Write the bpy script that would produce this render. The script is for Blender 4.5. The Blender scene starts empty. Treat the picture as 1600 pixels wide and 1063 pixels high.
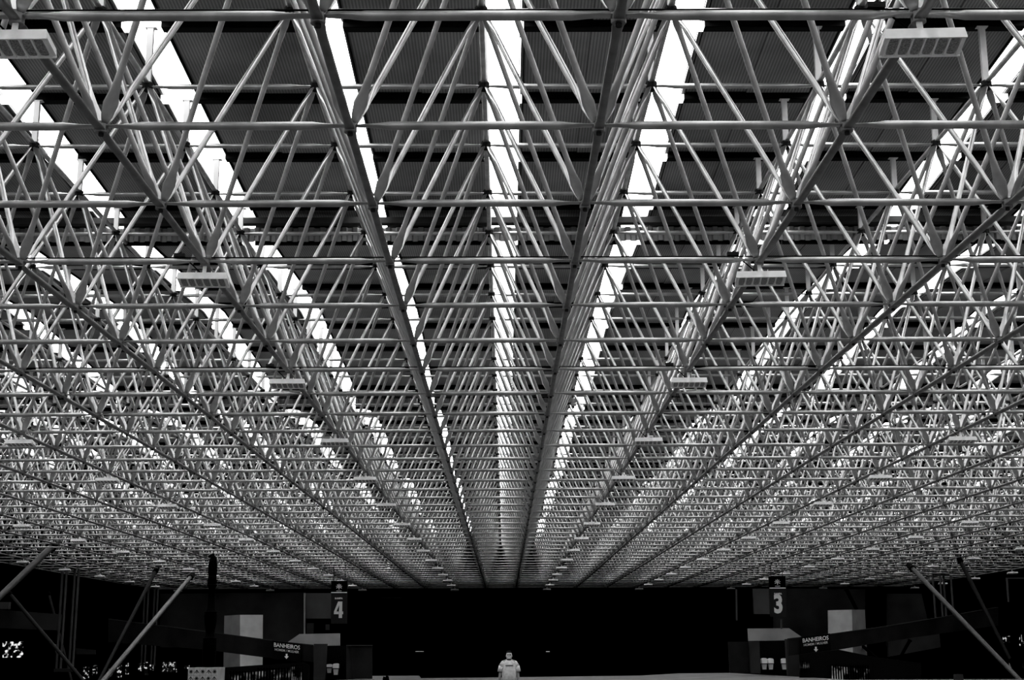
import bpy, math, random
import numpy as np
from mathutils import Vector, Matrix

random.seed(7)
C = bpy.context.scene.collection
sc = bpy.context.scene
S = 3.0                      # space-frame module, metres
EYE = 1.75
F = 2189.1; PITCH = .2186; YAW = .0061; ROLL = -.0042
ZL = EYE + 2.0673*S          # lower chord plane
ZU = EYE + 3.2866*S          # upper chord plane
X0 = .3858; D0 = 4.321
KMIN, KMAX = -12, 13
NMIN, NMAX = -2, 43

# ------------------------------------------------------------ camera
cy_, sy_ = math.cos(YAW), math.sin(YAW); cp_, sp_ = math.cos(PITCH), math.sin(PITCH)
fwd = Vector((sy_*cp_, cy_*cp_, sp_)); right = Vector((cy_, -sy_, 0)); up = right.cross(fwd)
cr, sr = math.cos(ROLL), math.sin(ROLL)
r2 = right*cr + up*sr; u2 = up*cr - right*sr
cam = bpy.data.cameras.new('camera'); cam.sensor_width = 36; cam.lens = F/1600*36
cam.clip_end = 600; cam.clip_start = .1
camo = bpy.data.objects.new('camera', cam); C.objects.link(camo)
m = Matrix.Identity(4)
for i in range(3):
    m[i][0] = r2[i]; m[i][1] = u2[i]; m[i][2] = -fwd[i]
m[2][3] = EYE
camo.matrix_world = m
sc.camera = camo
CAM = Vector((0, 0, EYE))

def pix(p):
    d = Vector(p) - CAM
    z = d.dot(fwd)
    if z < .2: return (-9999, -9999, z)
    return (800 + F*d.dot(r2)/z, 531.5 - F*d.dot(u2)/z, z)
def at(px, py, D):
    d = fwd*F + r2*(px-800) + u2*(531.5-py)
    return CAM + d*(D/d.y)
def at_z(px, py, Z):
    d = fwd*F + r2*(px-800) + u2*(531.5-py)
    return CAM + d*((Z-EYE)/d.z)

# ------------------------------------------------------------ materials
def mat(name, col, rough=.6, metal=0., noise=0., nscale=4., bump=0., emis=0., stripes=None, stretch=(1, 1, 1)):
    mt = bpy.data.materials.new(name); mt.use_nodes = True
    nt = mt.node_tree; N = nt.nodes; L = nt.links
    b = N['Principled BSDF']
    b.inputs['Specular IOR Level'].default_value = .5 if col > .1 else .12
    b.inputs['Roughness'].default_value = rough; b.inputs['Metallic'].default_value = metal
    c = (col, col, col, 1)
    b.inputs['Base Color'].default_value = c
    tc = N.new('ShaderNodeTexCoord'); mp = N.new('ShaderNodeMapping'); mp.inputs['Scale'].default_value = stretch
    L.new(tc.outputs['Object'], mp.inputs['Vector'])
    last = None
    if noise > 0:
        n = N.new('ShaderNodeTexNoise'); n.inputs['Scale'].default_value = nscale; n.inputs['Detail'].default_value = 5
        L.new(mp.outputs['Vector'], n.inputs['Vector'])
        r = N.new('ShaderNodeValToRGB')
        lo, hi = max(0, col*(1-noise)), min(1, col*(1+noise))
        r.color_ramp.elements[0].position = .3; r.color_ramp.elements[1].position = .7
        r.color_ramp.elements[0].color = (lo, lo, lo, 1); r.color_ramp.elements[1].color = (hi, hi, hi, 1)
        L.new(n.outputs['Fac'], r.inputs['Fac']); last = r.outputs['Color']
        if bump > 0:
            bp = N.new('ShaderNodeBump'); bp.inputs['Strength'].default_value = bump
            L.new(n.outputs['Fac'], bp.inputs['Height']); L.new(bp.outputs['Normal'], b.inputs['Normal'])
    if stripes:
        w = N.new('ShaderNodeTexWave'); w.wave_type = 'BANDS'; w.bands_direction = 'X'
        w.inputs['Scale'].default_value = stripes[0]; w.inputs['Distortion'].default_value = 0
        L.new(tc.outputs['Object'], w.inputs['Vector'])
        mx = N.new('ShaderNodeMix'); mx.data_type = 'RGBA'; mx.blend_type = 'MULTIPLY'
        mx.inputs['Factor'].default_value = stripes[1]
        if last: L.new(last, mx.inputs[6])
        else: mx.inputs[6].default_value = c
        L.new(w.outputs['Color'], mx.inputs[7]); last = mx.outputs[2]
    if last: L.new(last, b.inputs['Base Color'])
    if emis > 0:
        b.inputs['Emission Color'].default_value = (1, 1, 1, 1); b.inputs['Emission Strength'].default_value = emis
    return mt

M = {}
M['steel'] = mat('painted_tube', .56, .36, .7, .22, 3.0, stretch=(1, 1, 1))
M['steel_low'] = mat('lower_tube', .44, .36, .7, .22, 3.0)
M['steel_long'] = mat('lower_tube_shaded', .24, .4, .7, .22, 3.0)  # same steel darkened: shade on the lengthwise lower tubes put into the colour
M['node'] = mat('node_steel', .05, .6, .3)
M['sheet'] = mat('roof_sheet', .42, .6, 0, .3, .5, stripes=(5.2, .45))
M['purlin'] = mat('purlin_dark', .02, .7)  # black paints in the shadow on the purlins between skylights
M['post'] = mat('white_post', .75, .5, 0, .1, 3)
M['gutter'] = mat('gutter', .08, .5, 0, .2, 2)
M['fascia'] = mat('fascia_sheet', .32, .5, .2, .2, 2)
M['fixture'] = mat('fixture_white', .92, .4, 0, .05, 8)
M['led'] = mat('led_lens', .32, .25, 0, .5, 60)
M['black'] = mat('black_paint', .004, .8)
M['void'] = mat('unlit_hall', .0012, .95)  # near-black colour stands in for the darkness of the hall
M['floor'] = mat('floor_concrete', .20, .7, 0, .25, .6)
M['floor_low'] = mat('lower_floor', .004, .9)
M['conc_dark'] = mat('dark_concrete', .030, .85, 0, .3, .5)
M['conc_mid'] = mat('mid_concrete', .06, .85, 0, .35, .35)
M['conc_wall'] = mat('wall_concrete', .045, .9, 0, .4, .25)
M['panel_grey'] = mat('panel_grey', .12, .8, 0, .25, .4)
M['panel_light'] = mat('panel_light', .42, .8, 0, .2, .6)
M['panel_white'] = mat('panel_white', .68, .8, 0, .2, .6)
M['panel_shade'] = mat('panel_shade', .34, .8, 0, .2, .6)  # darker copy of the white; paints shade onto the block sides
M['pipe'] = mat('steel_pipe', .14, .4, .4, .2, 1)
M['pipe_dark'] = mat('dark_pipe', .05, .5, .3)
M['sign_panel'] = mat('sign_panel', .035, .5)
M['sign_dark'] = mat('sign_dark', .010, .5)
M['letter'] = mat('letter_white', .9, .6)
M['letter_grey'] = mat('letter_grey', .72, .6)
M['bin'] = mat('bin_white', .95, .5)
M['skin'] = mat('skin', .42, .55, 0, .08, 8)
M['shirt'] = mat('shirt_grey', .75, .85, 0, .12, 14, bump=.2)
M['dark_cloth'] = mat('dark_cloth', .01, .9)
M['hair'] = mat('hair_black', .01, .6)
M['eye'] = mat('eye', .02, .3)
M['tile'] = mat('tile_white', .5, .6, 0, .15, 2)
M['tile_mark'] = mat('tile_mark', .03, .7)
M['lamp'] = mat('lamp_glow', .8, .5, emis=.22)
M['face'] = mat('face_skin_lit', .8, .5, 0, .05, 8)  # brighter copy of the skin, light on the face painted in

# skylight glass-fibre panels: translucent, glowing with the bright sky behind them
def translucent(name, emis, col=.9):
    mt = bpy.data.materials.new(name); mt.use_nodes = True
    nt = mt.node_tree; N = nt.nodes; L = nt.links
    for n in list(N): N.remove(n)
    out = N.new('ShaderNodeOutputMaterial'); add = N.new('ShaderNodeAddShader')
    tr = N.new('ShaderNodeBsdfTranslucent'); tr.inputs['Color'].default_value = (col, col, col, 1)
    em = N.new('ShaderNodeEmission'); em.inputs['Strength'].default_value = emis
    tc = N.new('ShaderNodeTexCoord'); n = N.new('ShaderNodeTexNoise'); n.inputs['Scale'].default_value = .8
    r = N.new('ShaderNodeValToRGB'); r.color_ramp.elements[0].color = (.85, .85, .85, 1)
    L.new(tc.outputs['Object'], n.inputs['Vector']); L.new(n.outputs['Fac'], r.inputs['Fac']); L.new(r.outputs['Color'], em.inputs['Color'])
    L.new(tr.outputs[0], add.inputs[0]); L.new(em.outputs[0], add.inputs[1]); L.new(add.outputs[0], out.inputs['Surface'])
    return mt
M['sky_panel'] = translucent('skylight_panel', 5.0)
M['purlin_glow'] = translucent('glowing_purlin', 1.0, .5)  # purlin glow painted in where skylight washes it out

# daylight and foliage seen through far openings
def foliage(name, scale, thr, emis):
    mt = bpy.data.materials.new(name); mt.use_nodes = True
    nt = mt.node_tree; N = nt.nodes; L = nt.links; b = N['Principled BSDF']
    b.inputs['Base Color'].default_value = (.01, .01, .01, 1)
    tc = N.new('ShaderNodeTexCoord'); n = N.new('ShaderNodeTexNoise'); n.inputs['Scale'].default_value = scale; n.inputs['Detail'].default_value = 3
    r = N.new('ShaderNodeValToRGB'); r.color_ramp.interpolation = 'LINEAR'
    r.color_ramp.elements[0].position = thr; r.color_ramp.elements[0].color = (0, 0, 0, 1)
    r.color_ramp.elements[1].position = thr+.1; r.color_ramp.elements[1].color = (1, 1, 1, 1)
    L.new(tc.outputs['Object'], n.inputs['Vector']); L.new(n.outputs['Fac'], r.inputs['Fac'])
    L.new(r.outputs['Color'], b.inputs['Emission Color']); b.inputs['Emission Strength'].default_value = emis
    return mt
M['garden'] = foliage('daylit_garden', 2.6, .52, .9)
M['daylight'] = foliage('daylight_slit', 3.6, .53, .55)
M['slit'] = foliage('railing_slit', 1.2, .48, .22)

# ------------------------------------------------------------ helpers
def link(o, parent=None):
    C.objects.link(o)
    if parent is not None: o.parent = parent
    return o
def meshobj(name, verts, faces, material, parent=None, smooth=False, mats=None, fm=None):
    me = bpy.data.meshes.new(name); me.from_pydata([tuple(v) for v in verts], [], faces)
    for mm in (mats or [material]): me.materials.append(mm)
    if fm: me.polygons.foreach_set('material_index', fm)
    if smooth: me.polygons.foreach_set('use_smooth', [True]*len(me.polygons))
    me.update()
    return link(bpy.data.objects.new(name, me), parent)
def tag(o, label=None, cat=None, group=None, kind=None):
    if label: o['label'] = label
    if cat: o['category'] = cat
    if group: o['group'] = group
    if kind: o['kind'] = kind
    return o
def empty(name, loc=(0, 0, 0), rz=0):
    o = bpy.data.objects.new(name, None); o.location = loc; o.rotation_euler = (0, 0, rz); o.empty_display_size = .2
    return link(o)

class MB:
    def __init__(s): s.v = []; s.f = []; s.m = []
    def add(s, v, f, mi=0):
        o = len(s.v); s.v += [tuple(p) for p in v]; s.f += [tuple(i+o for i in q) for q in f]; s.m += [mi]*len(f); return s
    def box(s, x0, x1, y0, y1, z0, z1, mi=0):
        v = [(x, y, z) for x in (x0, x1) for y in (y0, y1) for z in (z0, z1)]
        return s.add(v, [(0, 1, 3, 2), (4, 6, 7, 5), (0, 4, 5, 1), (2, 3, 7, 6), (0, 2, 6, 4), (1, 5, 7, 3)], mi)
    def tube(s, a, b, r0, r1=None, n=10, mi=0):
        a = Vector(a); b = Vector(b); r1 = r0 if r1 is None else r1
        d = (b-a).normalized(); w = d.cross(Vector((0, 0, 1)))
        w = Vector((1, 0, 0)) if w.length < 1e-4 else w.normalized()
        h = w.cross(d); v = []
        for p, r in ((a, r0), (b, r1)):
            for i in range(n):
                t = 2*math.pi*i/n; v.append(p + w*(r*math.cos(t)) + h*(r*math.sin(t)))
        f = [(i, (i+1) % n, n+(i+1) % n, n+i) for i in range(n)] + [tuple(range(n))[::-1], tuple(range(n, 2*n))]
        return s.add(v, f, mi)
    def lathe(s, prof, c=(0, 0, 0), n=16, mi=0, sx=1, sy=1):
        v = []; f = []
        for r, z in prof:
            for i in range(n):
                t = 2*math.pi*i/n; v.append((c[0]+sx*r*math.cos(t), c[1]+sy*r*math.sin(t), c[2]+z))
        for k in range(len(prof)-1):
            for i in range(n):
                j = (i+1) % n; f.append((k*n+i, k*n+j, (k+1)*n+j, (k+1)*n+i))
        f.append(tuple(range(n))[::-1]); f.append(tuple(range((len(prof)-1)*n, len(prof)*n)))
        return s.add(v, f, mi)
    def prism(s, pts, dvec, mi=0):      # pts: closed 3-D outline, extruded by dvec
        n = len(pts); d = Vector(dvec); v = [Vector(p) for p in pts] + [Vector(p)+d for p in pts]
        f = [tuple(range(n)), tuple(range(n, 2*n))[::-1]] + [(i, n+i, n+(i+1) % n, (i+1) % n) for i in range(n)]
        return s.add(v, f, mi)
    def build(s, name, material, parent=None, smooth=False, mats=None):
        return meshobj(name, s.v, s.f, material, parent, smooth, mats, s.m if mats else None)

def slab(name, pts, D, thick, material, parent=None):
    """wall or panel standing across the view at distance D (outline given on the photo), thick metres deep"""
    return MB().prism([at(x, y, D) for x, y in pts], (0, thick, 0)).build(name, material, parent)
def slab2(name, pts, thick, material, parent=None):
    return MB().prism([at(x, y, D) for x, y, D in pts], (0, thick, 0)).build(name, material, parent)

# ------------------------------------------------------------ world + render look
w = bpy.data.worlds.new('sky'); sc.world = w; w.use_nodes = True
w.node_tree.nodes['Background'].inputs['Color'].default_value = (1, 1, 1, 1)
w.node_tree.nodes['Background'].inputs['Strength'].default_value = .45
sc.view_settings.view_transform = 'Standard'
sc.view_settings.look = 'None'
sc.view_settings.use_curve_mapping = True      # contrasty black-and-white development
cm = sc.view_settings.curve_mapping; cv = cm.curves[3]
cm.black_level = (.003, .003, .003)
for x_, y_ in ((.04, .026), (.18, .17), (.5, .68)): cv.points.new(x_, y_)
cm.update()
sc.cycles.max_bounces = 8; sc.cycles.diffuse_bounces = 4; sc.cycles.sample_clamp_indirect = 4

# ------------------------------------------------------------ roof profile
def post_len(D):            # height of purlin underside above upper chord plane
    j = (D/S - D0) - 2.5 - 4.5
    p = (j % 8 + 8) % 8; p = min(p, 8-p)
    return .56 + .165*p
def zroof(D): return ZU + post_len(D) + .16
def Dn(n): return (D0+n)*S
def Xk(k): return (X0+k)*S
YNEAR, YFAR = 3.0, Dn(NMAX)+.6
XL, XR = Xk(KMIN)-1.0, Xk(KMAX)+1.0
brk = [YNEAR] + [d for d in [Dn(7+4*i) for i in range(-3, 12)] if YNEAR < d < YFAR] + [YFAR]
ridges = set()
SP = 3.265; SW = .36; SC = .02      # skylight spacing, half width, centre offset
kk = range(int((XL-SC)/SP)-1, int((XR-SC)/SP)+2)
strips = [(SC+SP*k-SW, SC+SP*k+SW) for k in kk if SC+SP*k-SW > XL and SC+SP*k+SW < XR]
edges = [XL] + [e for s in strips for e in s] + [XR]
mb = MB()
for i in range(0, len(edges), 2):
    for half in (0, 1):          # two sheets side by side with a lap joint
        xm = (edges[i]+edges[i+1])/2
        a, b = ((edges[i]-.04, xm), (xm-.02, edges[i+1]+.04))[half]
        for y0, y1 in zip(brk[:-1], brk[1:]):
            z0, z1 = zroof(y0), zroof(y1)
            o = -.03*half
            mb.add([(a, y0, z0+o), (b, y0, z0+o), (b, y1, z1+o), (a, y1, z1+o), (a, y0, z0+.05), (b, y0, z0+.05), (b, y1, z1+.05), (a, y1, z1+.05)],
                   [(0, 3, 2, 1), (4, 5, 6, 7), (0, 1, 5, 4), (1, 2, 6, 5), (2, 3, 7, 6), (3, 0, 4, 7)])
ceiling = mb.build('ceiling', M['sheet']); tag(ceiling, kind='structure')
# purlins under the sheets (children of the ceiling), blackened for shade, with glowing stretches painted where skylight overexposes them
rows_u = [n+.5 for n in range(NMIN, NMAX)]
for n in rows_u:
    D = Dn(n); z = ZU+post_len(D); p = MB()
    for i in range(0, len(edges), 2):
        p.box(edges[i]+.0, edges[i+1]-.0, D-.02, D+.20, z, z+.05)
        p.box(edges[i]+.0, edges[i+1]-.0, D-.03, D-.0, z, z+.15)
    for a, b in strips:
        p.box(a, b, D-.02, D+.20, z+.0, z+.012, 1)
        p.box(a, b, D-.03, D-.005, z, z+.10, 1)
    p.build('purlin', None, ceiling, mats=[M['purlin'], M['purlin_glow']])
# skylights
for q, (a, b) in enumerate(strips):
    s = MB()
    for y0, y1 in zip(brk[:-1], brk[1:]):
        if y0 > 126: continue
        z0, z1 = zroof(y0)+.09, zroof(y1)+.09
        s.add([(a-.03, y0, z0), (b+.03, y0, z0), (b+.03, y1, z1), (a-.03, y1, z1)], [(0, 3, 2, 1)])
    o = s.build('window_%d' % (q+1), M['sky_panel']); tag(o, kind='structure')
    e = MB()
    for x in (a-.03, b+.005):
        for y0, y1 in zip(brk[:-1], brk[1:]):
            z0, z1 = zroof(y0), zroof(y1)
            e.add([(x, y0, z0-.06), (x+.025, y0, z0-.06), (x+.025, y1, z1-.06), (x, y1, z1-.06), (x, y0, z0+.1), (x+.025, y0, z0+.1), (x+.025, y1, z1+.1), (x, y1, z1+.1)],
                  [(0, 3, 2, 1), (4, 5, 6, 7), (0, 1, 5, 4), (1, 2, 6, 5), (2, 3, 7, 6), (3, 0, 4, 7)])
    x = b-.07
    for y0, y1 in zip(brk[:-1], brk[1:]):
        z0, z1 = zroof(y0), zroof(y1)
        e.add([(x, y0, z0), (x+.015, y0, z0), (x+.015, y1, z1), (x, y1, z1)], [(0, 3, 2, 1)])
    e.build('window_frame', M['purlin'], o)
far = MB()
y0 = [b_ for b_ in brk if b_ > 126][0] if [b_ for b_ in brk if b_ > 126] else YFAR
far.box(XL, XR, y0, YFAR+.3, zroof(y0)+.7, zroof(y0)+.8).build('far_light_blocker', M['purlin'], ceiling)  # added above the roof to shut out sky and darken the far end
# gutter and corrugated fascia at every valley
gi = 0
for n in (7.0-8, 7.0, 15.0, 23.0, 31.0, 39.0):
    D = Dn(n)-1.0
    if D < YNEAR: continue
    gi += 1
    g = MB()
    g.box(XL, XR, D-.05, D+.25, ZU+.42, ZU+.46); g.box(XL, XR, D-.06, D-.03, ZU+.40, ZU+.55)
    go = g.build('trim_%d' % gi, M['gutter']); tag(go, kind='structure')
    v = []; f = []; pitch = .27; nx = int((XR-XL)/pitch)
    for i in range(nx):
        for dx, dy in ((0, 0), (.10, 0), (.135, .07), (.235, .07)):
            x = XL+i*pitch+dx; v += [(x, D+.3+dy, ZU+.05), (x, D+.3+dy, ZU+.40)]
    for i in range(len(v)//2-1):
        if n > 7 and any(s0 < v[2*i][0] < s1 for s0, s1 in strips): continue
        f.append((2*i, 2*i+2, 2*i+3, 2*i+1))
    meshobj('fascia', v, f, M['fascia'], go)
    dd = MB()
    for i in range(0, len(edges), 2): dd.box(edges[i], edges[i+1], D+.42, D+.47, ZU-.02, ZU+.66)
    dd.build('step_board', M['purlin'], go)

# ------------------------------------------------------------ space frame
def tube_mesh(L, r, fw, ft, fl0, fl1, fw1=None, seg=10, detail=True):
    """tube along +X from 0..L, local Y = width of the stamped flat ends, local Z = thickness"""
    fw1 = fw1 or fw
    if detail:
        st = [(0, fw*.22, ft), (fl0*.14, fw*.38, ft), (fl0*.38, fw*.5, ft), (fl0*.64, (fw*.5+r)/2.1, (ft+r)*.42), (fl0, r, r)]
        st += [(L-fl1, r, r), (L-fl1*.62, (fw1*.5+r)/2, (ft+r)*.42), (L-fl1*.35, fw1*.5, ft), (L-.03, fw1*.46, ft), (L, fw1*.30, ft)]
    else:
        st = [(0, fw*.5, ft), (fl0*.8, r, r), (L-fl1*.8, r, r), (L, fw1*.5, ft)]
    v = []
    for x, a, b in st:
        for i in range(seg):
            t = 2*math.pi*i/seg; v.append((x, a*math.cos(t), b*math.sin(t)))
    f = []
    for k in range(len(st)-1):
        for i in range(seg):
            j = (i+1) % seg; f.append((k*seg+i, k*seg+j, (k+1)*seg+j, (k+1)*seg+i))
    f.append(tuple(range(seg))[::-1]); f.append(tuple(range((len(st)-1)*seg, len(st)*seg)))
    return np.array(v), f
def frame_matrix(a, b):
    a = Vector(a); d = (Vector(b)-a).normalized(); wv = Vector((0, 0, 1)).cross(d).normalized(); h = d.cross(wv)
    mm = Matrix.Identity(4)
    for i in range(3):
        mm[i][0] = d[i]; mm[i][1] = wv[i]; mm[i][2] = h[i]; mm[i][3] = a[i]
    return mm

members = {'lower_chord': [], 'upper_chord': [], 'diagonal_brace': [], 'roof_post': [], 'node_bolt': []}
G = .05
for n in range(NMIN, NMAX+1):
    for k in range(KMIN, KMAX+1):
        x, y = Xk(k), Dn(n)
        if k < KMAX: members['lower_chord'].append(((x+G, y, ZL), (x+S-G, y, ZL)))
        if n < NMAX: members['lower_chord'].append(((x, y-.05, ZL-.055), (x, y+S+.05, ZL-.055)))
        members['node_bolt'].append((x, y, ZL))
        if n < NMAX and k < KMAX:
            ux, uy = x+S/2, y+S/2
            if k < KMAX-1: members['upper_chord'].append(((ux+G, uy, ZU), (ux+S-G, uy, ZU)))
            if n < NMAX-1: members['upper_chord'].append(((ux, uy-.03, ZU+.05), (ux, uy+S+.03, ZU+.05)))
            members['node_bolt'].append((ux, uy, ZU))
            members['roof_post'].append((ux, uy))
            for dx in (-1, 1):
                for dy in (-1, 1):
                    members['diagonal_brace'].append(((ux+dx*(S/2-.05), uy+dy*(S/2-.05), ZL+.03), (ux+dx*.05, uy+dy*.05, ZU-.04)))
Ld = (Vector(members['diagonal_brace'][0][1])-Vector(members['diagonal_brace'][0][0])).length
spec = {
 'lower_chord': dict(r=.052, fw=.125, ft=.014, fl=.42),
 'upper_chord': dict(r=.048, fw=.11, ft=.013, fl=.38),
 'diagonal_brace': dict(r=.042, fw=.20, ft=.012, fl=.62)}
frame = empty('space_frame', (Xk(0), Dn(0), 0))
tag(frame, 'huge tubular steel space frame roof truss of repeating pyramids spanning the whole hall', 'roof truss')
FO = Vector(frame.location)
def inview(p):
    x, y, z = pix(p); return z > 0 and -60 < x < 1660 and -60 < y < 1123
def rank(mid): return (Vector(mid)-CAM).length if inview(mid) else 1e6
proto = {}
def add_member(name, a, b):
    a = Vector(a); b = Vector(b); L = (b-a).length
    sp = spec[name]; key = (name, round(L, 3))
    if key not in proto:
        v, f = tube_mesh(L, sp['r'], sp['fw'], sp['ft'], sp['fl'], sp['fl']*(.75 if name == 'diagonal_brace' else 1), sp['fw']*(.7 if name == 'diagonal_brace' else 1), seg=14)
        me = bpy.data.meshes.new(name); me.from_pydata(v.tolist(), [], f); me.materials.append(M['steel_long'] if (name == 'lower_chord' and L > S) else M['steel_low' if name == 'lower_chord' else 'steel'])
        me.polygons.foreach_set('use_smooth', [True]*len(me.polygons)); me.update(); proto[key] = me
    o = bpy.data.objects.new(name, proto[key])
    mm = frame_matrix(a, b); mm.translation = mm.translation-FO
    o.matrix_local = mm; link(o, frame)
for name in ('lower_chord', 'upper_chord', 'diagonal_brace'):
    sp = spec[name]
    lst = sorted(members[name], key=lambda ab: rank((Vector(ab[0])+Vector(ab[1]))/2))
    for a, b in lst[:100]: add_member(name, a, b)
    V = []; Fc = []; off = 0; cache = {}; MI = []
    for a, b in lst[100:]:
        L = (Vector(b)-Vector(a)).length
        far = a[1] > 75
        key = (round(L, 3), far)
        if key not in cache:
            dg = name == 'diagonal_brace'
            v, f = tube_mesh(L, sp['r'], sp['fw'], sp['ft'], sp['fl'], sp['fl']*(.75 if dg else 1), sp['fw']*(.7 if dg else 1), seg=6 if far else 10, detail=not far)
            cache[key] = (v, f)
        v, f = cache[key]
        mm = np.array(frame_matrix(a, b)); R = mm[:3, :3]; t = mm[:3, 3]-np.array(FO)
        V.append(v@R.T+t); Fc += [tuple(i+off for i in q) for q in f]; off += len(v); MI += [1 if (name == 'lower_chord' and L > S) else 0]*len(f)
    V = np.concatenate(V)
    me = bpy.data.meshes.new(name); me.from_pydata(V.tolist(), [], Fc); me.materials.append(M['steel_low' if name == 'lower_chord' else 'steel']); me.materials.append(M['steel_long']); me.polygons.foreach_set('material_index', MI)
    me.polygons.foreach_set('use_smooth', [True]*len(me.polygons)); me.update()
    o = bpy.data.objects.new(name, me); link(o, frame); o['kind'] = 'stuff'
# node bolts
def bolt(mb, x, y, z):
    if abs(z-ZL) < .01:
        mb.lathe([(.075, -.085), (.078, -.07), (.078, .045), (.05, .05)], (x, y, z), 10)
        mb.lathe([(.030, -.125), (.032, -.12), (.032, -.08)], (x, y, z), 6, 1)
    else:
        mb.lathe([(.03, -.10), (.085, -.07), (.10, -.02), (.10, .07), (.06, .09)], (x, y, z), 8, 1)
lst = sorted(members['node_bolt'], key=rank)
for p in lst[:100]:
    b = MB(); bolt(b, 0, 0, ZL if abs(p[2]-ZL) < .01 else ZU)
    o = b.build('node_bolt', None, frame, mats=[M['steel_long'], M['node']]); o.location = (p[0]-FO.x, p[1]-FO.y, 0)
b = MB()
for p in lst[100:]: bolt(b, p[0]-FO.x, p[1]-FO.y, p[2])
b.build('node_bolt', None, frame, mats=[M['steel_long'], M['node']])['kind'] = 'stuff'
# posts carrying the roof: folded white channels with a small head plate
def post(mb, x, y, D):
    L = post_len(D); z = ZU+.06
    mb.box(x-.055, x+.055, y-.03, y-.018, z, ZU+L); mb.box(x+.043, x+.055, y-.018, y+.05, z, ZU+L); mb.box(x-.055, x-.043, y-.018, y+.05, z, ZU+L)
    mb.box(x-.09, x+.11, y-.04, y+.08, ZU+L-.012, ZU+L-.001)
lst = sorted(members['roof_post'], key=lambda p: rank((p[0], p[1], ZU+.5)))
for x, y in lst[:100]:
    b = MB(); post(b, x-FO.x, y-FO.y, y); b.build('roof_post', M['post'], frame)
b = MB()
for x, y in lst[100:]: post(b, x-FO.x, y-FO.y, y)
b.build('roof_post', M['post'], frame)['kind'] = 'stuff'

# ------------------------------------------------------------ LED fixtures
def make_fixture():
    t = empty('ceiling_light')
    h = MB()           # housing with sloping ends
    prof = [(-.40, -.38), (.40, -.38), (.385, -.285), (-.385, -.285)]
    for y0, y1, in ((-.16, .16),):
        h.prism([(x, y0, z) for x, z in prof], (0, y1-y0, 0))
    for i in range(7):
        x = -.36+i*.12; h.box(x-.010, x+.010, -.15, .15, -.395, -.38)
    h.box(-.40, .40, -.16, -.145, -.40, -.38); h.box(-.40, .40, .145, .16, -.40, -.38)
    for i in range(12): h.box(-.36+i*.065, -.352+i*.065, -.13, .13, -.286, -.278)
    h.build('housing', M['fixture'], t)
    for i in range(6):
        x = -.30+i*.12; q = MB()
        n = 16; pts = []
        for j in range(n):          # lens with scalloped sides
            a = 2*math.pi*j/n; pts.append((x+.046*math.copysign(abs(math.cos(a))**.4, math.cos(a))*(1+.07*math.cos(6*a)), .13*math.copysign(abs(math.sin(a))**.4, math.sin(a)), -.386))
        q.prism(pts, (0, 0, .006)); q.build('led_module', M['led'], t)
    q = MB(); q.box(-.03, .03, -.012, .012, -.25, -.09); q.box(-.13, .13, -.05, .05, -.262, -.235); q.box(-.13, -.12, -.05, .05, -.262, -.20); q.box(.12, .13, -.05, .05, -.262, -.20)
    q.build('bracket', M['fixture'], t)
    q = MB()
    pts = [(-.30, .0, 0.03), (-.16, .02, -.10), (-.06, .04, -.20), (-.04, .05, -.25)]
    for a, b_ in zip(pts[:-1], pts[1:]): q.tube(a, b_, .010, n=6)
    q.build('power_lead', M['black'], t)
    return t
fix = make_fixture(); fix_children = list(fix.children)
ordn = ['nearest', 'second nearest', 'third nearest', 'fourth nearest', 'fifth nearest', 'sixth nearest', 'seventh nearest', 'eighth nearest', 'ninth nearest',
        'tenth nearest', 'eleventh nearest', 'twelfth nearest', 'thirteenth nearest', 'fourteenth nearest', 'fifteenth nearest', 'sixteenth nearest']
colname = {2: 'first', 5: 'second', 8: 'third', 11: 'fourth', -1: None, -4: 'third', -7: 'fourth', -10: 'fifth'}
side = {}
cols = [k for k in range(KMIN, KMAX+1) if (k-1) % 3 == 0]   # 3-bay grid of lamps
first = True
names_r = ['first', 'second', 'third', 'fourth', 'fifth']
posc = [k for k in cols if Xk(k) > 0]; negc = [k for k in cols if Xk(k) < 0][::-1]
lampgrid = []
for n in range(0, NMAX+1, 3):
    for k in cols:
        x, y, z = pix((Xk(k), Dn(n), ZL-.33))
        if -45 < x < 1645 and y > -20: lampgrid.append((n, k))
cnt = {}
for n, k in lampgrid:
    c = cnt.get(k, 0); cnt[k] = c+1
    if first: o = fix; first = False
    else:
        o = fix.copy(); C.objects.link(o)
        for ch in fix_children:
            c2 = ch.copy(); C.objects.link(c2); c2.parent = o
    o.location = (Xk(k), Dn(n), ZL); o.rotation_euler = (-.22, 0, random.uniform(-.06, .06))
    sd = 'right' if k in posc else 'left'; ci = (posc if k in posc else negc).index(k)
    tag(o, 'white LED ceiling light, %s in the %s lamp line %s of centre' % (ordn[c], names_r[ci], sd), 'ceiling light', 'LED lights hung under the space frame')

# cable runs lying on the lower chords of the lamp rows
for n, lab in ((0, 'thin black cable lying on the nearest horizontal tube at the top'), (3, 'thin black cable lying on the tube above the second row of lamps'),
               (6, 'thin black cable lying on the tube above the third row of lamps')):
    t = empty('power_cable', (0, Dn(n), ZL)); tag(t, lab, 'cable', 'lamp cables along the frame')
    q = MB(); a = XL+1.2
    while a < XR-1.3:
        q.tube((a, 0, .062), (a+1.5, 0, .062), .010, n=6); a += 1.5
    q.build('cable', M['black'], t)
    for k in cols:
        j = MB(); x = Xk(k)-.42
        j.box(x-.09, x+.09, -.04, .04, .072, .13); j.box(x-.03, x+.03, -.045, -.04, .09, .115); j.tube((x-.02, 0, .13), (x+.03, 0, .16), .012, n=6)
        j.build('junction_box', M['node'], t)

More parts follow.
